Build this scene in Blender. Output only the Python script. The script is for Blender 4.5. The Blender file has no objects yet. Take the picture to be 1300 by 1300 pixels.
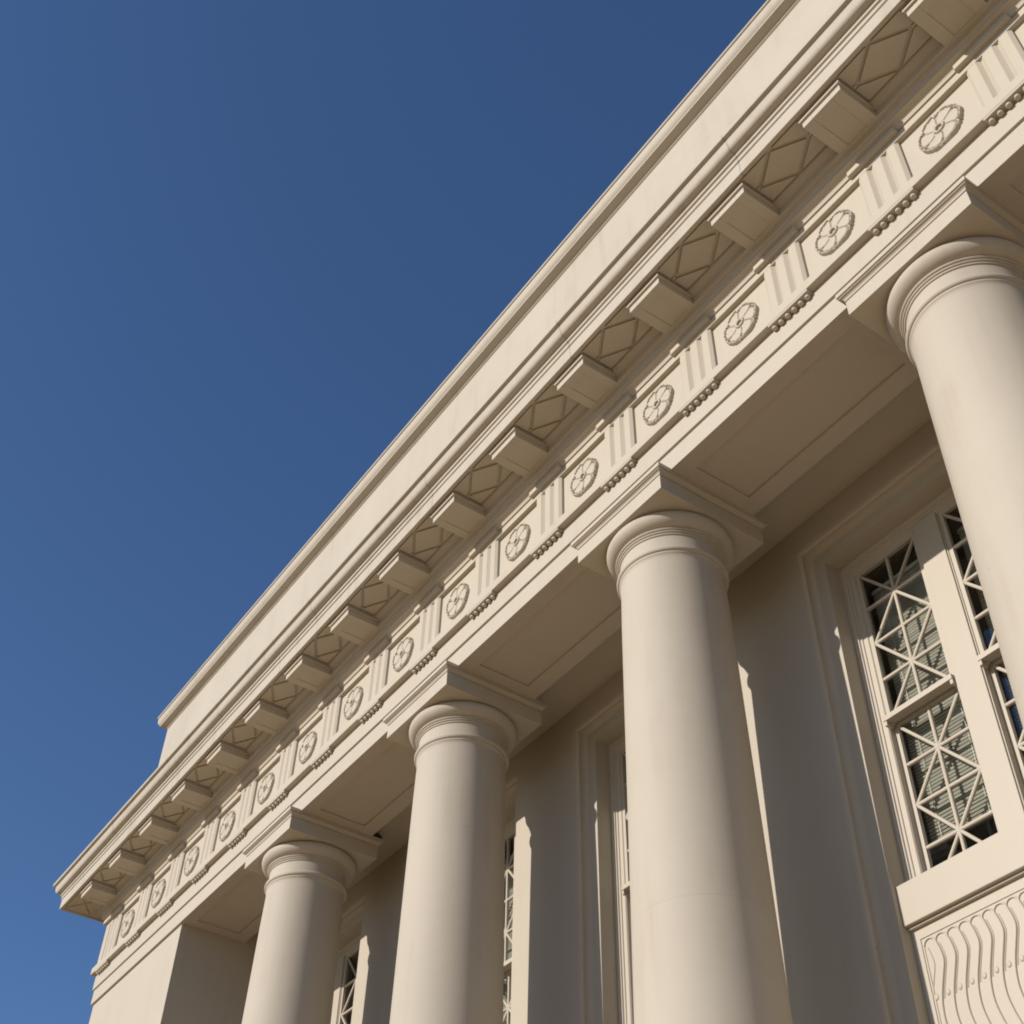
import bpy, bmesh, math, random
from mathutils import Matrix, Vector
random.seed(7)
scene = bpy.context.scene
COL = scene.collection
PI = math.pi

# ------------------------------------------------------------------ materials
def new_mat(name):
    m = bpy.data.materials.new(name); m.use_nodes = True
    nt = m.node_tree; b = nt.nodes['Principled BSDF']
    return m, nt, b

def N(nt, t, **kw):
    n = nt.nodes.new(t)
    for k, v in kw.items(): setattr(n, k, v)
    return n

def painted_masonry(name, base, dark, bump=0.05, grime=0.35, joints=None, drums=None, rough=0.72):
    """cream painted stucco: broad tone drift, faint runs of dirt, fine brushed bump"""
    m, nt, b = new_mat(name)
    L = nt.links.new
    geo = N(nt, 'ShaderNodeNewGeometry')
    n1 = N(nt, 'ShaderNodeTexNoise'); n1.inputs['Scale'].default_value = 0.9; n1.inputs['Detail'].default_value = 6; n1.inputs['Roughness'].default_value = .62
    L(geo.outputs['Position'], n1.inputs['Vector'])
    # vertical runs
    mp = N(nt, 'ShaderNodeMapping'); mp.inputs['Scale'].default_value = (9, 9, .8)
    L(geo.outputs['Position'], mp.inputs['Vector'])
    n2 = N(nt, 'ShaderNodeTexNoise'); n2.inputs['Scale'].default_value = 1.0; n2.inputs['Detail'].default_value = 5
    L(mp.outputs[0], n2.inputs['Vector'])
    n3 = N(nt, 'ShaderNodeTexNoise'); n3.inputs['Scale'].default_value = 38; n3.inputs['Detail'].default_value = 4
    L(geo.outputs['Position'], n3.inputs['Vector'])
    r1 = N(nt, 'ShaderNodeMapRange'); r1.inputs['From Min'].default_value = .38; r1.inputs['From Max'].default_value = .72
    L(n1.outputs['Fac'], r1.inputs['Value'])
    r2 = N(nt, 'ShaderNodeMapRange'); r2.inputs['From Min'].default_value = .50; r2.inputs['From Max'].default_value = .80
    L(n2.outputs['Fac'], r2.inputs['Value'])
    mul = N(nt, 'ShaderNodeMath', operation='MULTIPLY'); L(r1.outputs[0], mul.inputs[0]); L(r2.outputs[0], mul.inputs[1])
    ad = N(nt, 'ShaderNodeMath', operation='MULTIPLY_ADD'); L(r1.outputs[0], ad.inputs[0]); ad.inputs[1].default_value = .35; L(mul.outputs[0], ad.inputs[2])
    sc = N(nt, 'ShaderNodeMath', operation='MULTIPLY', use_clamp=True); L(ad.outputs[0], sc.inputs[0]); sc.inputs[1].default_value = grime
    mix = N(nt, 'ShaderNodeMixRGB'); mix.inputs[1].default_value = (*base, 1); mix.inputs[2].default_value = (*dark, 1)
    L(sc.outputs[0], mix.inputs[0])
    last = mix.outputs[0]
    # sparse pits and chips
    v = N(nt, 'ShaderNodeTexVoronoi'); v.inputs['Scale'].default_value = 3.1
    L(geo.outputs['Position'], v.inputs['Vector'])
    lt = N(nt, 'ShaderNodeMath', operation='LESS_THAN'); L(v.outputs['Distance'], lt.inputs[0]); lt.inputs[1].default_value = .028
    mc = N(nt, 'ShaderNodeMath', operation='MULTIPLY'); L(lt.outputs[0], mc.inputs[0]); mc.inputs[1].default_value = .35
    mx2 = N(nt, 'ShaderNodeMixRGB'); L(last, mx2.inputs[1]); mx2.inputs[2].default_value = (dark[0]*.6, dark[1]*.58, dark[2]*.55, 1); L(mc.outputs[0], mx2.inputs[0])
    last = mx2.outputs[0]
    if joints:
        # hairline joints across the run of the moulding, at irregular stations along X
        sp = N(nt, 'ShaderNodeSeparateXYZ'); L(geo.outputs['Position'], sp.inputs[0])
        nj = N(nt, 'ShaderNodeTexNoise'); nj.inputs['Scale'].default_value = 14; L(geo.outputs['Position'], nj.inputs['Vector'])
        wob = N(nt, 'ShaderNodeMath', operation='MULTIPLY_ADD'); L(nj.outputs['Fac'], wob.inputs[0]); wob.inputs[1].default_value = .05; L(sp.outputs[0], wob.inputs[2])
        tot = None
        for j in joints:
            s = N(nt, 'ShaderNodeMath', operation='SUBTRACT'); L(wob.outputs[0], s.inputs[0]); s.inputs[1].default_value = j + .025
            a = N(nt, 'ShaderNodeMath', operation='ABSOLUTE'); L(s.outputs[0], a.inputs[0])
            q = N(nt, 'ShaderNodeMath', operation='LESS_THAN'); L(a.outputs[0], q.inputs[0]); q.inputs[1].default_value = .006
            if tot is None: tot = q.outputs[0]
            else:
                t = N(nt, 'ShaderNodeMath', operation='MAXIMUM'); L(tot, t.inputs[0]); L(q.outputs[0], t.inputs[1]); tot = t.outputs[0]
        tm = N(nt, 'ShaderNodeMath', operation='MULTIPLY'); L(tot, tm.inputs[0]); tm.inputs[1].default_value = .5
        mx3 = N(nt, 'ShaderNodeMixRGB'); L(last, mx3.inputs[1]); mx3.inputs[2].default_value = (.16, .13, .10, 1); L(tm.outputs[0], mx3.inputs[0]); last = mx3.outputs[0]
    if drums:
        # butt joints between the drums: a hairline and a slight change of tone either side
        sp = N(nt, 'ShaderNodeSeparateXYZ'); L(geo.outputs['Position'], sp.inputs[0])
        for j in drums:
            s = N(nt, 'ShaderNodeMath', operation='SUBTRACT'); L(sp.outputs[2], s.inputs[0]); s.inputs[1].default_value = j
            a = N(nt, 'ShaderNodeMath', operation='ABSOLUTE'); L(s.outputs[0], a.inputs[0])
            q = N(nt, 'ShaderNodeMath', operation='LESS_THAN'); L(a.outputs[0], q.inputs[0]); q.inputs[1].default_value = .003
            qq = N(nt, 'ShaderNodeMath', operation='MULTIPLY'); L(q.outputs[0], qq.inputs[0]); qq.inputs[1].default_value = .16
            st = N(nt, 'ShaderNodeMath', operation='GREATER_THAN'); L(s.outputs[0], st.inputs[0]); st.inputs[1].default_value = 0
            s2 = N(nt, 'ShaderNodeMath', operation='MULTIPLY_ADD'); L(st.outputs[0], s2.inputs[0]); s2.inputs[1].default_value = .03; L(qq.outputs[0], s2.inputs[2])
            mj = N(nt, 'ShaderNodeMixRGB'); L(last, mj.inputs[1]); mj.inputs[2].default_value = (dark[0]*.7, dark[1]*.66, dark[2]*.6, 1); L(s2.outputs[0], mj.inputs[0]); last = mj.outputs[0]
    L(last, b.inputs['Base Color'])
    b.inputs['Roughness'].default_value = rough
    b.inputs['Specular IOR Level'].default_value = .3
    # bump: trowelled unevenness plus fine grain
    n4 = N(nt, 'ShaderNodeTexNoise'); n4.inputs['Scale'].default_value = 5.5; n4.inputs['Detail'].default_value = 3
    L(geo.outputs['Position'], n4.inputs['Vector'])
    bp = N(nt, 'ShaderNodeBump'); bp.inputs['Strength'].default_value = bump; bp.inputs['Distance'].default_value = .003
    L(n3.outputs['Fac'], bp.inputs['Height'])
    bp2 = N(nt, 'ShaderNodeBump'); bp2.inputs['Strength'].default_value = bump * 1.2; bp2.inputs['Distance'].default_value = .008
    L(n4.outputs['Fac'], bp2.inputs['Height']); L(bp.outputs[0], bp2.inputs['Normal'])
    L(bp2.outputs[0], b.inputs['Normal'])
    return m

BASE = (.434, .387, .314); DARK = (.33, .268, .20)
M_WALL = painted_masonry('cream_painted_stucco', BASE, DARK)
M_PAR = painted_masonry('cream_weathered_stucco', BASE, (.34, .29, .23), grime=.85)
M_CORN = painted_masonry('cream_jointed_cornice', (.432, .389, .320), (.30, .25, .19), grime=.9, joints=[-13.4, -11.6, -10.2, -8.75, -7.9, -5.6, -3.4, -1.25, .35])
M_COL = painted_masonry('cream_smooth_column', BASE, (.36, .30, .235), bump=.09, grime=.75, drums=[-4.22])
M_TRIM = painted_masonry('cream_gloss_trim', (.434, .385, .312), (.36, .29, .22), bump=.015, grime=.2, rough=.5)

def simple(name, col, rough=.6, metal=0):
    m, nt, b = new_mat(name)
    geo = N(nt, 'ShaderNodeNewGeometry')
    n = N(nt, 'ShaderNodeTexNoise'); n.inputs['Scale'].default_value = 7; n.inputs['Detail'].default_value = 5
    nt.links.new(geo.outputs['Position'], n.inputs['Vector'])
    mx = N(nt, 'ShaderNodeMixRGB'); mx.inputs[1].default_value = (*[c*.85 for c in col], 1); mx.inputs[2].default_value = (*[min(1, c*1.15) for c in col], 1)
    nt.links.new(n.outputs['Fac'], mx.inputs[0]); nt.links.new(mx.outputs[0], b.inputs['Base Color'])
    b.inputs['Roughness'].default_value = rough; b.inputs['Metallic'].default_value = metal
    return m
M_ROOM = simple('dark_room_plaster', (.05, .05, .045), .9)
M_BLIND = simple('pale_blind_slat', (.74, .70, .60), .5)
M_NEST = simple('dark_twig_mud', (.035, .028, .02), .95)
M_LAMP = simple('grey_white_enamel', (.55, .6, .66), .4)
M_ROOF = simple('grey_roof_felt', (.12, .12, .12), .9)

def glass_mat():
    m, nt, b = new_mat('window_glass'); nt.nodes.remove(b)
    out = nt.nodes['Material Output']; L = nt.links.new
    tr = N(nt, 'ShaderNodeBsdfTransparent'); tr.inputs[0].default_value = (.86, .88, .85, 1)
    gl = N(nt, 'ShaderNodeBsdfGlossy'); gl.inputs['Roughness'].default_value = .01
    fr = N(nt, 'ShaderNodeFresnel'); fr.inputs['IOR'].default_value = 1.5
    geo = N(nt, 'ShaderNodeNewGeometry')
    n = N(nt, 'ShaderNodeTexNoise'); n.inputs['Scale'].default_value = 2.2; L(geo.outputs['Position'], n.inputs['Vector'])
    bp = N(nt, 'ShaderNodeBump'); bp.inputs['Strength'].default_value = .05; bp.inputs['Distance'].default_value = .02; L(n.outputs['Fac'], bp.inputs['Height'])
    L(bp.outputs[0], gl.inputs['Normal']); L(bp.outputs[0], fr.inputs['Normal'])
    mx = N(nt, 'ShaderNodeMixShader'); ad = N(nt, 'ShaderNodeMath', operation='MULTIPLY_ADD', use_clamp=True)
    L(fr.outputs[0], ad.inputs[0]); ad.inputs[1].default_value = 1.9; ad.inputs[2].default_value = .0
    L(ad.outputs[0], mx.inputs[0]); L(tr.outputs[0], mx.inputs[1]); L(gl.outputs[0], mx.inputs[2]); L(mx.outputs[0], out.inputs[0])
    return m
M_GLASS = glass_mat()

def paving_mat():
    m, nt, b = new_mat('tan_concrete_paving'); L = nt.links.new
    geo = N(nt, 'ShaderNodeNewGeometry')
    br = N(nt, 'ShaderNodeTexBrick'); br.inputs['Scale'].default_value = 1; br.offset = 0
    br.inputs['Brick Width'].default_value = 1.5; br.inputs['Row Height'].default_value = 1.5; br.inputs['Mortar Size'].default_value = .012
    br.inputs['Color1'].default_value = (.56, .365, .18, 1); br.inputs['Color2'].default_value = (.60, .40, .20, 1); br.inputs['Mortar'].default_value = (.12, .10, .08, 1)
    L(geo.outputs['Position'], br.inputs['Vector'])
    n = N(nt, 'ShaderNodeTexNoise'); n.inputs['Scale'].default_value = 1.3; n.inputs['Detail'].default_value = 8; L(geo.outputs['Position'], n.inputs['Vector'])
    mx = N(nt, 'ShaderNodeMixRGB', blend_type='MULTIPLY'); mx.inputs[0].default_value = .4; L(br.outputs[0], mx.inputs[1]); L(n.outputs['Color'], mx.inputs[2])
    mx = N(nt, 'ShaderNodeMixRGB', blend_type='MULTIPLY'); mx.inputs[0].default_value = .35; L(br.outputs[0], mx.inputs[1]); L(n.outputs['Fac'], mx.inputs[2])
    L(mx.outputs[0], b.inputs['Base Color']); b.inputs['Roughness'].default_value = .9
    return m
M_PAVE = paving_mat()
def grass_mat():
    m, nt, b = new_mat('dry_lawn'); L = nt.links.new
    geo = N(nt, 'ShaderNodeNewGeometry')
    n = N(nt, 'ShaderNodeTexNoise'); n.inputs['Scale'].default_value = .6; n.inputs['Detail'].default_value = 10; L(geo.outputs['Position'], n.inputs['Vector'])
    mx = N(nt, 'ShaderNodeMixRGB'); mx.inputs[1].default_value = (.12, .10, .05, 1); mx.inputs[2].default_value = (.16, .125, .07, 1); L(n.outputs['Fac'], mx.inputs[0])
    L(mx.outputs[0], b.inputs['Base Color']); b.inputs['Roughness'].default_value = .95
    return m
M_GRASS = grass_mat()

# ------------------------------------------------------------------ mesh helpers
class MB:
    def __init__(s): s.v = []; s.f = []
    def add(s, vs, fs):
        o = len(s.v); s.v += [tuple(v) for v in vs]; s.f += [tuple(i + o for i in f) for f in fs]
    def box(s, x0, x1, y0, y1, z0, z1):
        s.add([(x0,y0,z0),(x1,y0,z0),(x1,y1,z0),(x0,y1,z0),(x0,y0,z1),(x1,y0,z1),(x1,y1,z1),(x0,y1,z1)],
              [(0,3,2,1),(4,5,6,7),(0,1,5,4),(1,2,6,5),(2,3,7,6),(3,0,4,7)])
    def prism_z(s, poly, z0, z1):            # polygon in x,y extruded in z
        n = len(poly)
        s.add([(x,y,z0) for x,y in poly] + [(x,y,z1) for x,y in poly],
              [tuple(range(n))[::-1], tuple(range(n, 2*n))] + [(i,(i+1)%n,(i+1)%n+n,i+n) for i in range(n)])
    def bar(s, a, b, w, d):                  # a, b are (x,z) ends in the facade plane: a flat bar, front y0..y1 = d
        ax, az = a; bx, bz = b; L = math.hypot(bx-ax, bz-az); nx, nz = -(bz-az)/L*w/2, (bx-ax)/L*w/2
        y0, y1 = d; c = w*.22
        k = .45
        # small chamfered bar: front is narrower than the back
        q = [(-1,y1),(1,y1),(1,y0+c),(k,y0),(-k,y0),(-1,y0+c)]
        vs = [(ax+nx*t, y, az+nz*t) for t,y in q] + [(bx+nx*t, y, bz+nz*t) for t,y in q]
        n = 6
        s.add(vs, [tuple(range(n))[::-1], tuple(range(n,2*n))] + [(i,(i+1)%n,(i+1)%n+n,i+n) for i in range(n)])
    def lathe(s, prof, cx, cy, seg=96, cap=True):
        n = len(prof); vs = []; fs = []
        for r, z in prof:
            for k in range(seg):
                a = 2*PI*k/seg; vs.append((cx + r*math.cos(a), cy + r*math.sin(a), z))
        for i in range(n-1):
            for k in range(seg):
                k2 = (k+1) % seg; fs.append((i*seg+k, i*seg+k2, (i+1)*seg+k2, (i+1)*seg+k))
        if cap: fs.append(tuple(range(seg))[::-1]); fs.append(tuple((n-1)*seg+k for k in range(seg)))
        s.add(vs, fs)
    def lsweep(s, prof, xr, xc, yb):
        """closed profile [(y,z)] run along the front from x=xr, mitred at the corner, and back along the side to y=yb.
        y is the depth (negative = outward); on the side wall the same outward offset is taken in x."""
        n = len(prof)
        vs = [(xr, y, z) for y,z in prof] + [(xc + y, y, z) for y,z in prof] + [(xc + y, yb, z) for y,z in prof]
        fs = [tuple(range(n)), tuple(range(2*n, 3*n))[::-1]]
        for r in (0, 1):
            for i in range(n): fs.append((r*n+i, r*n+n+i, r*n+n+(i+1)%n, r*n+(i+1)%n))
        s.add(vs, fs)
    def usweep(s, prof, xl, xr, zt, zb, closed=False):
        """open profile [(u,y)] round an opening: up the left jamb, across the head, down the right jamb; u = inward"""
        n = len(prof); vs = []; fs = []
        for u,y in prof: vs += [(xl+u,y,zb),(xl+u,y,zt-u),(xr-u,y,zt-u),(xr-u,y,zb)]
        m = n if closed else n-1
        for i in range(m):
            j = (i+1) % n
            for k in range(3): fs.append((i*4+k, i*4+k+1, j*4+k+1, j*4+k))
        s.add(vs, fs)
    def tube(s, pts, r, seg=6, squash=1.0):
        vs = []; fs = []; n = len(pts)
        for i, p in enumerate(pts):
            a = Vector(pts[max(0,i-1)]); b = Vector(pts[min(n-1,i+1)]); t = (b-a).normalized()
            side = t.cross(Vector((0,1,0))).normalized(); up = Vector((0,1,0))
            for k in range(seg):
                an = 2*PI*k/seg; q = Vector(p) + side*(r*math.cos(an)) + up*(r*squash*math.sin(an)); vs.append(tuple(q))
        for i in range(n-1):
            for k in range(seg): fs.append((i*seg+k, i*seg+(k+1)%seg, (i+1)*seg+(k+1)%seg, (i+1)*seg+k))
        fs.append(tuple(range(seg))[::-1]); fs.append(tuple((n-1)*seg+k for k in range(seg)))
        s.add(vs, fs)
    def build(s, name, mat, parent=None, smooth=None, bevel=0, loc=(0,0,0), recalc=True):
        me = bpy.data.meshes.new(name); me.from_pydata(s.v, [], s.f); me.update()
        bm = bmesh.new(); bm.from_mesh(me); 
        if recalc: bmesh.ops.recalc_face_normals(bm, faces=bm.faces)
        if smooth is not None:
            for f in bm.faces: f.smooth = True
            for e in bm.edges:
                if len(e.link_faces) == 2 and e.calc_face_angle(0) > smooth: e.smooth = False
        bm.to_mesh(me); bm.free()
        me.materials.append(mat)
        o = bpy.data.objects.new(name, me); COL.objects.link(o); o.location = loc
        if parent: o.parent = parent
        if bevel:
            b = o.modifiers.new('bevel', 'BEVEL'); b.width = bevel; b.segments = 2; b.limit_method = 'ANGLE'; b.angle_limit = .6
            b.harden_normals = False
        return o

def tag(o, label=None, cat=None, group=None, kind=None):
    if label: o['label'] = label
    if cat: o['category'] = cat
    if group: o['group'] = group
    if kind: o['kind'] = kind

def dup(o, loc, parent):
    """copy of a part with copies of its sub-parts"""
    c = o.copy(); COL.objects.link(c); c.location = loc; c.parent = parent
    for ch in [x for x in bpy.data.objects if x.parent == o]:
        g = ch.copy(); COL.objects.link(g); g.parent = c
    return c

# ------------------------------------------------------------------ key dimensions (1 module = 1 m, X runs along the facade)
XC = -14.81          # corner of the frieze plane
XR = 6.0             # right-hand end of what is built
YB = 12.0            # depth of the building
GZ = -9.65           # ground
CY = .457            # column axis depth
ZS = -.816           # underside of the architrave beam
ZCEIL = -.63         # porch ceiling
YW = 1.40            # wall piers
COLS = [-.5, -3.5, -6.5, -9.5]
BAYS = [1, -2, -5, -8, -11]
TRIGS = [-.5 - k for k in range(-2, 15)]
METS = [-k for k in range(-2, 15)]

bld = bpy.data.objects.new('neoclassical_building', None); COL.objects.link(bld); bld.location = (0, 0, GZ)
tag(bld, 'cream painted neoclassical building with a row of smooth round columns under a deep bracketed cornice', 'building')
B_OFF = Vector((0, 0, -GZ))
def part(mb, name, mat, **kw):
    """a part of the building whose vertices are in world coordinates"""
    o = mb.build(name, mat, bld, **kw); o.location = Vector(kw.get('loc', (0,0,0))) + B_OFF
    return o
def put(x, y=0, z=0): return Vector((x, y, z)) + B_OFF

# --- cornice -------------------------------------------------------
def arc(c, r, a0, a1, n):
    return [(c[0] + r*math.cos(a0 + (a1-a0)*i/n), c[1] + r*math.sin(a0 + (a1-a0)*i/n)) for i in range(n+1)]
ovolo = [(-.612,.842),(-.638,.843),(-.655,.848),(-.667,.858),(-.675,.871),(-.680,.888),(-.690,.956)]
prof = [(.09,.618),(-.540,.618),(-.545,.600),(-.578,.600),(-.580,.603),(-.580,.745),(-.592,.752),(-.592,.792),(-.608,.800),(-.608,.838)] + ovolo + \
       [(-.705,.958),(-.722,.962),(-.724,.968),(-.724,1.0),(-.718,1.006),(.09,1.06)]
mb = MB(); mb.lsweep(prof, XR, XC, YB)
part(mb, 'cornice', M_CORN, smooth=.5)
# bed moulding under the soffit
prof = [(.10,.616),(-.215,.616),(-.212,.604),(-.200,.590),(-.182,.576),(-.165,.566),(-.160,.560),(-.150,.556),(-.150,.488),(-.118,.484),
        (-.112,.476),(-.112,.432),(-.104,.428),(-.098,.424),(-.098,.394),(-.088,.390),(-.070,.388),(-.056,.380),(-.046,.368),(-.040,.352),(-.036,.338),(.10,.334)]
mb = MB(); mb.lsweep(prof, XR, XC, YB)
part(mb, 'bed_moulding', M_WALL, smooth=.5)
# --- frieze ground (metope plane), taenia, architrave -----------------
mb = MB(); mb.lsweep([(.10,.334),(-.022,.332),(-.022,.264),(.02,.262),(.02,-.262),(.10,-.262)], XR, XC, YB)
part(mb, 'frieze', M_WALL)
mb = MB(); mb.lsweep([(.10,-.2625),(.024,-.2625),(-.030,-.285),(-.050,-.300),(-.062,-.312),(-.062,-.404),(.10,-.404)], XR, XC, YB)
part(mb, 'taenia', M_WALL, smooth=.3, bevel=.004)
mb = MB(); mb.lsweep([(.87,-.404),(0,-.404),(0,-.6175),(.020,-.6195),(.020,ZS),(.17,ZS),(.17,ZS+.019),(.71,ZS+.019),(.71,ZS),(.87,ZS)], XR, XC, YB)
part(mb, 'architrave', M_WALL)
# cross borders that close the long sunk panel of the soffit between bays
for X in [4.0, 2.5, -.5, -3.5, -6.5, -9.5]:
    mb = MB(); mb.box(X-.685 if X < 4 else X, X+.685, .1702, .7098, ZS+.0003, ZS+.0185)
    if X != 4.0: part(mb, 'soffit_border', M_WALL)
mb = MB(); mb.box(-14.6, -11.815, .1702, .7098, ZS+.0003, ZS+.0185); part(mb, 'soffit_border', M_WALL)
# porch ceiling
mb = MB(); mb.box(-14.0, XR, .872, YW-.002, ZCEIL, ZCEIL+.1)
part(mb, 'porch_ceiling', M_WALL)

# --- parapet --------------------------------------------------------
mb = MB(); mb.lsweep([(.45,1.04),(.09,1.04),(.09,3.553),(.45,3.553)], XR, XC, YB)
par = part(mb, 'parapet', M_PAR)
cop = [(.50,3.555),(.084,3.555),(.078,3.561),(.073,3.563),(.073,3.586),(.060,3.590),(-.012,3.612),(-.014,3.628),(-.020,3.634),(-.030,3.646),(-.040,3.664),(-.047,3.684),(-.050,3.705),(-.050,3.756),(-.047,3.760),(-.062,3.765),(-.066,3.770),(-.066,3.792),(-.060,3.798),(.50,3.83)]
mb = MB(); mb.lsweep(cop, XR, XC, YB)
o = mb.build('coping', M_PAR, par, smooth=.5)
mb = MB(); mb.box(XC+.46, XR, .46, YB, 3.2, 3.3)
part(mb, 'roof', M_ROOF)

# --- triglyphs with cap, regula and guttae -----------------------------
def triglyph_mesh(mb):
    # plan section: three shanks with two v-grooves and half grooves at the edges; origin at the centre
    yb, yf, g = .0195, -.022, .016
    xs = [(-.19,yb),(-.19,yf+g+.004),(-.160,yf),(-.102,yf),(-.074,yf+g+.012),(-.046,yf),(.046,yf),(.074,yf+g+.012),(.102,yf),(.160,yf),(.19,yf+g+.004),(.19,yb)]
    # three shanks of equal width
    xs = [(-.19,yb),(-.19,yf+.020),(-.164,yf),(-.100,yf),(-.069,yf+.026),(-.036,yf),(.036,yf),(.069,yf+.026),(.100,yf),(.164,yf),(.19,yf+.020),(.19,yb)]
    mb.prism_z(xs, -.2615, .268)
tm = MB(); triglyph_mesh(tm)
# the top of the grooves closes in a plain band under the cap
tm.box(-.19, .19, -.0225, .0195, .2685, .3165)
cap = MB(); cap.prism_z([(-.232,.019),(-.232,-.052),(-.226,-.066),(.226,-.066),(.232,-.052),(.232,.019)], .317, .369)
reg = MB(); reg.box(-.202, .202, -.0605, -.0005, -.426, -.4045)
gut = MB()
def gutta(mb, cx):
    mb.lathe([(.0195,-.4265),(.0200,-.432),(.0215,-.447),(.0215,-.450),(.0200,-.452)], cx, -.0235, 24)
trig0 = None
for X in TRIGS:
    if trig0 is None:
        o = tm.build('triglyph', M_WALL, bld, bevel=.002); o.location = put(X); trig0 = o
        cap.build('capital_band', M_WALL, o, bevel=.003)
        reg.build('regula', M_WALL, o, bevel=.002)
        for i in range(6):
            g = MB(); gutta(g, 0); gg = g.build('gutta', M_WALL, o, smooth=.6); gg.location = ((i-2.5)*.0672, 0, 0)
    else: dup(trig0, put(X), bld)

mb = MB(); mb.box(XC-.022, -14.6905, -.0221, .0195, -.2615, .3165); mb.box(XC-.022, XC+.0195, .0196, .30, -.2615, .3165)
mb.box(XC-.066, -14.7325, -.0661, .019, .317, .3691); mb.box(XC-.0661, XC+.019, .0191, .34, .317, .3691)
part(mb, 'corner_triglyph_return', M_WALL, bevel=.002)
# --- rosettes ------------------------------------------------------------
def rosette_mesh():
    """six broad petals round a ringed boss, folded leaf tips in the seams; no outer rim"""
    R = .187; NR, NT = 56, 216; vs = []; fs = []; D = .038
    def outline(t):
        u = (t/(2*PI)*6) % 1.0; a = abs(u-.5)*2; b = 1-a
        return .985 - .075*math.exp(-((b-.13)/.055)**2) + .012*math.cos(u*4*PI) - .012*math.sin(7*t+1) + .010*math.sin(31*t) + .007*math.sin(53*t+2)
    def h(r, t):
        Re = outline(t); q = r/Re
        tt = t + .10*math.sin(5*r) 
        u = (tt/(2*PI)*6) % 1.0; a = abs(u-.5)*2; b = 1-a
        hh = .80
        if q > .33:
            s_ = (q-.33)/.67
            hh = .70 + .12*s_*s_ - .10*math.sin(PI*min(1, s_))*(1-a*a)          # dished petal
            hh += .10*math.exp(-((q-.93)/.05)**2)*(1 if b > .2 else .3)          # turned-up lip
            if s_ < .5:
                hh -= .38*math.exp(-(b/(.05/max(.25, r)))**2)                      # single seam
            else:
                c = .30*(s_-.5)/.5 + .02
                hh -= .42*math.exp(-((b-c)/.075)**2)                                # the seam forks round a leaf tip
                if b < c*.8: hh -= .05 + .10*math.exp(-(b/.05)**2)
            hh -= .035*max(0, math.cos(u*2*PI*5))*(1 if .25 < s_ < .8 else 0)   # faint veins
        elif r > .24: hh = .62 + .06*math.exp(-((r-.29)/.02)**2)
        if r <= .26:
            d = abs(r-.185)/.060
            hh = .40 if r > .18 else .18
            if d < 1: hh = max(hh, .55 + .45*math.sqrt(1-d*d))
            if r < .085: hh = max(hh, .28 + .40*math.sqrt(1-(r/.085)**2))
        gq = .885 - .05*math.exp(-(b/.12)**2) + .014*math.sin(23*t) + .008*math.sin(41*t+1)
        if q > .6: hh -= .52*math.exp(-((q-gq)/.030)**2)
        if q > .955: hh *= max(0.0, 1-((q-.955)/.045)**2*.75)
        return hh
    vs.append((0, .0195-D*h(0,0), 0))
    for i in range(1, NR+1):
        f = i/NR
        for k in range(NT):
            t = 2*PI*k/NT; Re = outline(t); r = f*Re
            hh = h(r, t) if i < NR else 0.0
            vs.append((R*r*math.sin(t), .0195 - D*hh, R*r*math.cos(t)))
    for k in range(NT): fs.append((0, 1+k, 1+(k+1)%NT))
    for i in range(NR-1):
        for k in range(NT): fs.append((1+i*NT+k, 1+(i+1)*NT+k, 1+(i+1)*NT+(k+1)%NT, 1+i*NT+(k+1)%NT))
    mb = MB(); mb.add(vs, fs); return mb
rm = rosette_mesh(); ros0 = None
for X in METS:
    if ros0 is None:
        ros0 = rm.build('rosette', M_WALL, bld, smooth=1.0); ros0.location = put(X)
    else: dup(ros0, put(X), bld)

# --- modillions and soffit coffers --------------------------------------
md = MB()
md.box(-.184, -.094, -.510, -.149, .486, .553); md.box(.094, .184, -.510, -.149, .486, .553)
md.box(-.0945, .0945, -.510, -.425, .486, .553); md.box(-.0945, .0945, -.426, -.149, .4925, .5525)
md.prism_z([(-.200,-.149),(-.200,-.530),(.200,-.530),(.200,-.149)], .553, .575)
md.prism_z([(-.190,-.149),(-.190,-.520),(.190,-.520),(.190,-.149)], .575, .6175)
mod0 = None
for X in TRIGS:
    if mod0 is None: mod0 = md.build('modillion', M_WALL, bld, bevel=.003); mod0.location = put(X)
    else: dup(mod0, put(X), bld)
def coffer(x0, x1):
    mb = MB(); y0, y1 = -.532, -.222; yc = (y0+y1)/2; xc = (x0+x1)/2; g = .0115
    zb, zt = .600, .6175
    hw, hd = (x1-x0)/2-.045, (y1-y0)/2
    mb.prism_z([(xc-hw+2*g,yc),(xc,y0+g*1.4),(xc+hw-2*g,yc),(xc,y1-g*1.4)], zb, zt)
    for sx in (-1, 1):
        for yy in (y0, y1):
            sy = 1 if yy == y1 else -1
            A = (xc+sx*hw, yc + sy*g*1.6); Bp = (xc+sx*g*2.2, yy); Cp = (xc+sx*(hw+.036), yy); Dp = (xc+sx*(hw+.036), yc+sy*g*1.6)
            mb.prism_z([(A[0]+sx*g*.6, A[1]), Bp, Cp, Dp], zb, zt)
        mb.prism_z([(xc+sx*(hw+.006),yc-g*1.0),(xc+sx*(hw+.036),yc-g*1.0),(xc+sx*(hw+.036),yc+g*1.0),(xc+sx*(hw+.006),yc+g*1.0)], zb, zt)
    return mb
cof = coffer(-.300, .300); cof0 = None
for X in METS:
    if cof0 is None: cof0 = cof.build('soffit_coffer', M_WALL, bld, bevel=.0015); cof0.location = put(X)
    else: dup(cof0, put(X), bld)
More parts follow.
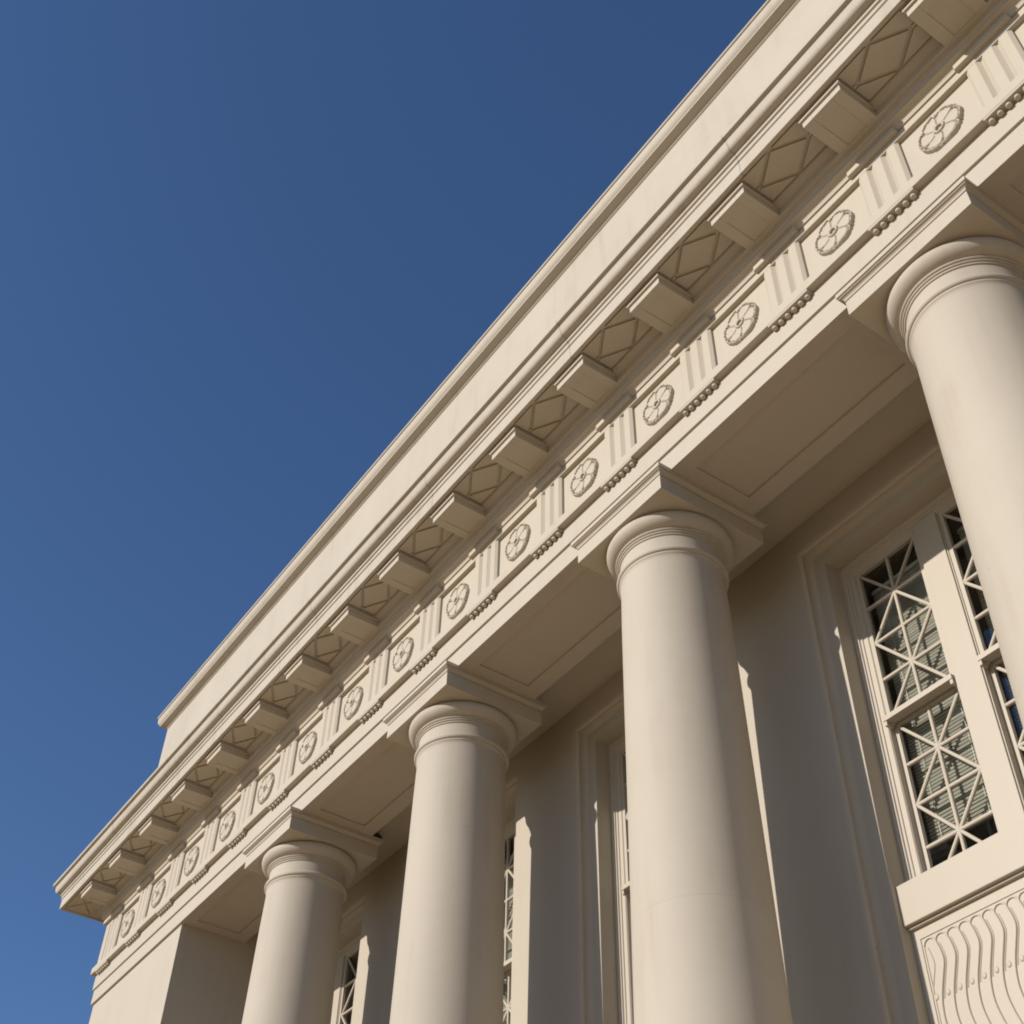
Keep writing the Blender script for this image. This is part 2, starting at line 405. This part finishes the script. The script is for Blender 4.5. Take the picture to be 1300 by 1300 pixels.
# square coffer with crossed ribs at the corner of the building
mb = MB()
cx0, cx1, cy0, cy1 = -15.30, -14.72, -.532, -.16
mx, my, g = (cx0+cx1)/2, (cy0+cy1)/2, .012
for tri in ([(cx0+2*g,cy0),(cx1-2*g,cy0),(mx,my-g)], [(cx0+2*g,cy1),(cx1-2*g,cy1),(mx,my+g)], [(cx0,cy0+g),(cx0,cy1-g),(mx-2*g,my)], [(cx1,cy0+g),(cx1,cy1-g),(mx+2*g,my)]):
    mb.prism_z(tri, .604, .6175)
part(mb, 'corner_coffer', M_WALL, bevel=.0015)

# --- columns ---------------------------------------------------------------
shaft = [(.50,-9.05),(.499,-8.2),(.492,-7.2),(.481,-6.2),(.469,-5.4),(.457,-4.7),(.447,-4.1),(.437,-3.5),(.428,-2.9),(.419,-2.3),(.411,-1.8),(.403,-1.47),(.404,-1.43),(.408,-1.41),(.416,-1.400)]
neck = [(.416,-1.3995),(.416,-1.385),(.424,-1.382),(.431,-1.374),(.434,-1.362),(.431,-1.350),(.423,-1.342),(.412,-1.339),(.404,-1.330),(.401,-1.315),(.401,-1.212)]
ech = [(.401,-1.2115),(.410,-1.210),(.413,-1.202),(.411,-1.196),(.406,-1.195),(.420,-1.193),(.424,-1.186),(.421,-1.179),(.416,-1.178),(.431,-1.175),(.436,-1.167),(.433,-1.159),(.428,-1.157),
       (.446,-1.152),(.464,-1.143),(.480,-1.130),(.493,-1.114),(.501,-1.096),(.504,-1.078),(.502,-1.060),(.494,-1.044),(.482,-1.034),(.470,-1.0305)]
base = [(.66,-9.30),(.66,-9.26),(.69,-9.24),(.70,-9.20),(.69,-9.16),(.66,-9.14),(.60,-9.14),(.58,-9.12),(.58,-9.09),(.54,-9.07),(.51,-9.05),(.502,-9.0495)]
col0 = None
for ci, X in enumerate(COLS):
    if col0 is None:
        m_ = MB(); m_.lathe(shaft, 0, CY, 128); o = m_.build('column', M_COL, bld, smooth=.5); o.location = put(X); col0 = o
        m_ = MB(); m_.lathe(neck, 0, CY, 128); m_.build('necking', M_COL, o, smooth=.5)
        m_ = MB(); m_.lathe(ech, 0, CY, 128); m_.build('echinus', M_COL, o, smooth=.6)
        m_ = MB()
        hw = .520; rings = [(hw,-1.030),(hw,-.892),(hw-.006,-.890),(hw-.006,-.884),(hw+.004,-.882),(hw+.004,-.874),(hw+.008,-.864),(hw+.016,-.856),(hw+.028,-.851),(hw+.032,-.846),(hw+.026,-.844),(hw+.026,-.840),(hw+.040,-.838),(hw+.040,-.803)]
        vs = []; fs = []
        for w, z in rings: vs += [(-w,CY-w,z),(w,CY-w,z),(w,CY+w,z),(-w,CY+w,z)]
        for i in range(len(rings)-1):
            for k in range(4): fs.append((i*4+k, i*4+(k+1)%4, (i+1)*4+(k+1)%4, (i+1)*4+k))
        fs += [(3,2,1,0), tuple(len(rings)*4-4+k for k in range(4))]
        m_.add(vs, fs); m_.build('abacus', M_WALL, o, smooth=.5)
        m_ = MB(); m_.lathe(base, 0, CY, 96); m_.box(-.72, .72, CY-.72, CY+.72, -9.45, -9.3005); m_.build('base', M_COL, o, smooth=.6)
    else: dup(col0, put(X), bld)

# --- corner pier (anta) --------------------------------------------------------
mb = MB(); mb.box(XC+.05, -11.98, .05, YW+.3, -9.45, ZS-.0005)
part(mb, 'corner_pier', M_WALL, bevel=.004)
mb = MB(); mb.box(XC+.05, XC+.5, YW+.3005, YB, -9.45, ZS-.001); mb.box(XC+.5, XR, YB-.4, YB, -9.45, 3.2)
part(mb, 'side_wall', M_WALL)

mb = MB(); mb.box(XC+.4, -11.982, .8705, YW+.299, ZS-.0003, ZCEIL+.09)
part(mb, 'pier_head', M_WALL)
# --- porch wall: piers, heads, recess panels, apron ---------------------------------
mb = MB()
HP = .466                                   # half width of a wall pier
for X in [2.5, -.5, -3.5, -6.5, -9.5]: mb.box(X-HP, X+HP, YW, YW+.30, -9.45, -.8702)
mb.box(5.5-HP, XR, YW, YW+.3, -9.45, -.8702)
mb.box(-11.979, XR, YW, YW+.30, -.870, ZCEIL+.1)
part(mb, 'porch_wall', M_WALL)
for bx in BAYS:
    mb = MB()
    xl, xr, zt = bx-1.034, bx+1.034, -.870
    mb.usweep([(0,1.4002),(.014,1.402),(.026,1.408),(.034,1.420),(.036,1.436),(.032,1.448),(.034,1.462),(.044,1.480),(.060,1.493),(.080,1.4995)], xl, xr, zt, -9.44)
    o = part(mb, 'recess_moulding', M_WALL, smooth=.7)
    # recessed surround with its reveal, one piece
    mb = MB(); U = .184
    mb.usweep([(.02,1.4997),(U,1.4997),(U,1.66),(U+.001,1.72),(.02,1.72)], xl, xr, zt, -9.44, closed=True)
    part(mb, 'window_surround', M_WALL)

def apron_mesh(mb, c):
    """panel of upright wavy strigils with a little bulb in the waist of each"""
    y = 1.600
    n = 17; sp = .0905; x0 = c - sp*n/2
    zt = -4.275
    def sx(z):                      # sway of the ribs, z measured down from the top
        d = zt - z
        K = [(-.1,-.02),(0,0),(.07,.021),(.135,.028),(.22,.0),(.30,-.030),(.38,-.050),(.48,-.055),(.58,-.036),(.70,0),(.82,.02),(.95,.0)]
        for i in range(1, len(K)-2):
            if K[i][0] <= d <= K[i+1][0]:
                t = (d-K[i][0])/(K[i+1][0]-K[i][0]); p0, p1, p2, p3 = K[i-1][1], K[i][1], K[i+1][1], K[i+2][1]
                return .5*(2*p1 + (p2-p0)*t + (2*p0-5*p1+4*p2-p3)*t*t + (3*p1-p0-3*p2+p3)*t**3)
        return 0
    for i in range(n+1):
        xx = x0 + i*sp
        pts = []
        for k in range(49):
            z = zt - .81*k/48; pts.append((xx + sx(z) - sx(zt), y-.003, z))
        if 0 < i < n: mb.tube(pts, .0085, 6, 1.0)
        if i < n:
            # arched head between two ribs
            c0 = xx + sp/2; pts = []
            for k in range(11):
                a = PI - PI*k/10; pts.append((c0 + sp/2*.94*math.cos(a), y-.003, zt + .034*math.sin(a)))
            mb.tube(pts, .0065, 6, 1.0)
            # inner second line of the channel
            pts = []
            for k in range(25):
                z = zt - .02 - .33*k/24; pts.append((xx + .017 + sx(z) - sx(zt), y-.001, z))
            mb.tube(pts, .0045, 5, 1.0)
            # bulb
            zz = zt - .325; bxx = xx + sp*.5 + sx(zz)
            vs = []; fs = []; A_, B_ = 14, 6
            for ii in range(B_+1):
                ph = (PI/2)*ii/B_
                for k in range(A_):
                    th = 2*PI*k/A_; vs.append((bxx+.017*math.cos(ph)*math.cos(th), y-.0002-.008*math.sin(ph), zz+.021*math.cos(ph)*math.sin(th)))
            for ii in range(B_):
                for k in range(A_): fs.append((ii*A_+k, ii*A_+(k+1)%A_, (ii+1)*A_+(k+1)%A_, (ii+1)*A_+k))
            mb.add(vs, fs)
win_root = {}
def window(bx):
    w = MB()
    # frame: stepped mouldings round the opening
    xl, xr, zt = bx-.8495, bx+.8495, -1.0545
    w.usweep([(0,1.655),(.020,1.652),(.024,1.664),(.040,1.666),(.044,1.680),(.062,1.680),(.066,1.690),(.104,1.692),(.112,1.704),(.112,1.80),(0,1.80)], xl, xr, zt, -3.95, closed=True)
    fr = w.build('window', M_TRIM, bld, smooth=.5); fr.location = B_OFF
    m_ = MB(); m_.box(bx-.105, bx+.105, 1.676, 1.80, -3.95, -1.149)
    m_.box(bx-.116, bx-.1055, 1.690, 1.80, -3.95, -1.1495); m_.box(bx+.1055, bx+.116, 1.690, 1.80, -3.95, -1.1495)
    m_.build('mullion', M_TRIM, fr, bevel=.003)
    m_ = MB(); m_.box(bx-.8485, bx+.8485, 1.540, 1.80, -4.135, -3.860); m_.build('sill', M_TRIM, fr, bevel=.006)
    m_ = MB(); m_.box(bx-.8485, bx+.8485, 1.572, 1.64, -4.152, -4.1355); m_.build('sill_fillet', M_TRIM, fr, bevel=.004)
    for s in (-1, 1):
        a0, a1 = (bx-.737, bx-.117) if s < 0 else (bx+.117, bx+.737)
        for lo in (0, 1):
            z1, z0 = (-1.150, -2.600) if not lo else (-2.560, -3.94)
            yo = 1.700 if not lo else 1.748
            sa = MB(); st = .034
            # stiles and rails
            sa.box(a0, a0+st, yo, yo+.036, z0, z1); sa.box(a1-st, a1, yo, yo+.036, z0, z1)
            sa.box(a0+st+.0003, a1-st-.0003, yo+.001, yo+.035, z1-(.050 if not lo else .045), z1)
            rb = .098 if not lo else .07
            if not lo:
                sa.box(a0-.004, a1+.004, yo-.050, yo+.03, -2.588, -2.548)
                sa.box(a0-.003, a0+st*.6, yo-.044, yo+.02, -2.625, -2.5883); sa.box(a1-st*.6, a1+.003, yo-.044, yo+.02, -2.625, -2.5883)
                gz1, gz0 = z1-.050, -2.548
            else:
                sa.box(a0+st+.0003, a1-st-.0003, yo+.001, yo+.035, z0, z0+.05); gz1, gz0 = z1-.045, z0+.05
            g0, g1 = a0+st, a1-st; xm = (g0+g1)/2; d = (yo+.002, yo+.030); d2 = (yo+.0035, yo+.0295); d3 = (yo+.005, yo+.029); d4 = (yo+.0065, yo+.0285)
            W = .024
            zm = (gz0+gz1)/2
            sa.bar((xm,gz0),(xm,gz1), W, d)
            for zz in (gz1-(gz1-gz0)*.25, zm, gz1-(gz1-gz0)*.75): sa.bar((g0,zz),(g1,zz), W, d2)
            for za, zb in ((gz1, zm), (zm, gz0)):
                sa.bar((g0,za),(g1,zb), W, d3); sa.bar((g1,za),(g0,zb), W, d4)
            sash = sa.build('sash', M_TRIM, fr)
            pn = MB(); pn.add([(g0-.01,yo+.0315,gz0-.01),(g1+.01,yo+.0315,gz0-.01),(g1+.01,yo+.0315,gz1+.01),(g0-.01,yo+.0315,gz1+.01)], [(0,1,2,3)])
            pn.build('pane', M_GLASS, fr, recalc=False)
    # apron under the sill
    ap = MB(); ap.box(bx-.8485, bx+.8485, 1.600, 1.70, -9.44, -4.1525)
    # sunk border line: raised fillets
    for a in ((-.795,-.785),(.785,.795)): ap.box(bx+a[0], bx+a[1], 1.5935, 1.6003, -5.16, -4.2255)
    ap.box(bx-.795, bx+.795, 1.5937, 1.6002, -4.225, -4.215); ap.box(bx-.795, bx+.795, 1.5937, 1.6002, -5.17, -5.1605)
    for a in ((-.775,-.768),(.768,.775)): ap.box(bx+a[0], bx+a[1], 1.5945, 1.6001, -5.10, -4.26)
    apron_mesh(ap, bx)
    ap.build('apron_panel', M_TRIM, fr, smooth=.7)
    return fr
for bx in BAYS: window(bx)

# room behind the windows
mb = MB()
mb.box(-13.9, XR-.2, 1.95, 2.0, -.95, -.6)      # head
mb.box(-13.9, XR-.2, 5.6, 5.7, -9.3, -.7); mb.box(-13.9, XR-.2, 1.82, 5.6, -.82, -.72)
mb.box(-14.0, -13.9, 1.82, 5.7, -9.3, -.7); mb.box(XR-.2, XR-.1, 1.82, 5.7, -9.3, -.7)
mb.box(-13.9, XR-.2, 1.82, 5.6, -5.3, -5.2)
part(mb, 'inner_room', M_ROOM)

# blinds: one behind each light
names = {-2: 'second from the right', -5: 'between the second and third columns', -8: 'left of the third column', -11: 'beside the corner pier', 1: 'rightmost'}
BL = {(-2,-1): 'pale slatted blind behind the fully visible tall window light, lit by sun',
      (-2, 1): 'slatted blind behind the window light cut off by the rightmost column',
      (-5,-1): 'slatted blind behind the window sliver left of the second column from the right',
      (-5, 1): 'slatted blind right behind the second column from the right',
      (-8,-1): 'slatted blind directly behind the third column from the right',
      (-8, 1): 'slatted blind in the narrow window strip right of the third column',
      (-11,1): 'slatted blind in the small window strip right of the leftmost column'}
slat = MB()
zz = -1.30; k = 0
while zz > -3.50:
    j = (random.random()-.5)*.0012
    # tilted slat
    a = math.radians(48); dy, dz = .0082*math.cos(a), .0082*math.sin(a)
    slat.add([(-.300,-dy,zz+dz+j),(.300,-dy,zz+dz+j),(.300,dy,zz-dz-j),(-.300,dy,zz-dz-j)], [(0,1,2,3)]); zz -= .0265
slat.box(-.302, .302, -.014, .014, -1.30, -1.262); slat.box(-.300, .300, -.012, .012, -3.525, -3.505)
cords = MB()
for cx in (-.2, .2): cords.box(cx-.002, cx+.002, -.016, -.0145, -3.505, -1.30)
first = None
for (bx, s), lab in BL.items():
    X = bx + s*.436
    if first is None:
        e = slat.build('venetian_blind', M_BLIND); e.location = (X, 1.87, 0); first = e
        cords.build('cord', M_BLIND, e)
    else: e = dup(first, (X, 1.87, 0), None)
    tag(e, lab, 'window blind', 'venetian blinds hanging behind the windows')

# ceiling lamp housing seen through the lowest panes of the right window
lamp = MB(); lamp.box(-.09, .09, -.55, .55, -.05, .0); lo = lamp.build('ceiling_lamp', M_LAMP, bevel=.005)
lo.location = (-3.05, 2.75, -3.28); lo.rotation_euler = (0, 0, .15)
for y in (-.4, .4):
    m_ = MB(); m_.box(-.01, .01, y-.01, y+.01, 0, 2.43); m_.build('hanger', M_LAMP, lo)
m_ = MB(); m_.box(-.07, .07, -.52, .52, -.075, -.0505); m_.build('diffuser', M_LAMP, lo)
tag(lo, 'unlit pale strip lamp hanging indoors, seen through the lowest panes of the right window', 'lamp')

# nest lodged on the abacus of the leftmost column
nm = MB(); vs = []; fs = []; A, Bn = 14, 9
for i in range(Bn):
    ph = -PI/2 + PI*i/(Bn-1)
    for k in range(A):
        th = 2*PI*k/A; r = 1 + .28*(random.random()-.5)
        vs.append((.060*r*math.cos(ph)*math.cos(th), .085*r*math.cos(ph)*math.sin(th), .045*r*math.sin(ph)))
for i in range(Bn-1):
    for k in range(A): fs.append((i*A+k, i*A+(k+1)%A, (i+1)*A+(k+1)%A, (i+1)*A+k))
nm.add(vs, fs)
for _ in range(26):
    a = Vector((random.uniform(-.05,.05), random.uniform(-.07,.07), random.uniform(-.03,.03))); d = Vector((random.uniform(-1,1), random.uniform(-1,1), random.uniform(-.5,.5))).normalized()*.06
    nm.tube([tuple(a-d*.6), tuple(a), tuple(a+d*.8)], .0035, 4)
no = nm.build('bird_nest', M_NEST, smooth=1.0); no.location = (-9.5+.50, CY+.47, -.765)
tag(no, 'small dark nest tucked above the back corner of the leftmost column capital', 'nest')

# --- stylobate, steps, ground --------------------------------------------------------
mb = MB(); mb.box(-14.95, XR, -.35, YB, -9.55, -9.4505)
mb.box(-15.25, XR, -.65, -.3505, -9.70, -9.56)
part(mb, 'stylobate', M_WALL, bevel=.01)
def sheet(name, x0, x1, y0, y1, z, mat):
    m_ = MB(); m_.add([(x0,y0,z),(x1,y0,z),(x1,y1,z),(x0,y1,z)], [(0,1,2,3)]); o = m_.build(name, mat, recalc=False); tag(o, kind='structure'); return o
sheet('ground', -1500, 1500, -1500, 1500, GZ-.004, M_GRASS)
sheet('pavement', -60, 60, -30, 6, GZ, M_PAVE)

# ------------------------------------------------------------------ light
SUN = Vector((.20, 1.0, -.435)).normalized()          # direction the light travels
elev = math.asin(-SUN.z); az = math.atan2(-SUN.x, -SUN.y)
sun = bpy.data.lights.new('sun', 'SUN'); sun.energy = 5.0; sun.angle = math.radians(.53); sun.color = (1.0, .925, .835)
so = bpy.data.objects.new('sun', sun); COL.objects.link(so); so.rotation_euler = (-SUN).to_track_quat('Z', 'Y').to_euler()
w = bpy.data.worlds.new('World'); scene.world = w; w.use_nodes = True
nt = w.node_tree; bg = nt.nodes['Background']
sky = nt.nodes.new('ShaderNodeTexSky'); sky.sky_type = 'NISHITA'; sky.sun_disc = False
sky.sun_elevation = elev; sky.sun_rotation = az; sky.altitude = 50; sky.air_density = 1.0; sky.dust_density = .4; sky.ozone_density = 1.6
bg.inputs['Strength'].default_value = .085
tint = nt.nodes.new('ShaderNodeMixRGB'); tint.blend_type = 'MULTIPLY'; tint.inputs[0].default_value = 1; tint.inputs[2].default_value = (.80, 1.055, 1.41, 1)
nt.links.new(sky.outputs[0], tint.inputs[1]); nt.links.new(tint.outputs[0], bg.inputs[0])

# ------------------------------------------------------------------ camera
R = [[0.5693224, 0.8218509, 0.0208138], [0.5731573, -0.41494, 0.7066227], [0.5893749, -0.3903665, -0.7072844]]
C = [1.97311, -4.68311, -8.02333]
cam = bpy.data.cameras.new('camera'); cam.sensor_width = 36; cam.sensor_fit = 'HORIZONTAL'; cam.lens = 36*1627.45/1300
cam.clip_start = .05; cam.clip_end = 5000
co = bpy.data.objects.new('camera', cam); COL.objects.link(co)
Rm = Matrix(R).transposed()
co.matrix_world = Matrix.Translation(C) @ Rm.to_4x4()
scene.camera = co
scene.render.engine = "CYCLES"
scene.view_settings.view_transform = 'Standard'; scene.view_settings.look = 'None'; scene.view_settings.exposure = 0; scene.view_settings.gamma = 1
scene.cycles.filter_width = 1.9
scene.render.resolution_x = 1024; scene.render.resolution_y = 1024
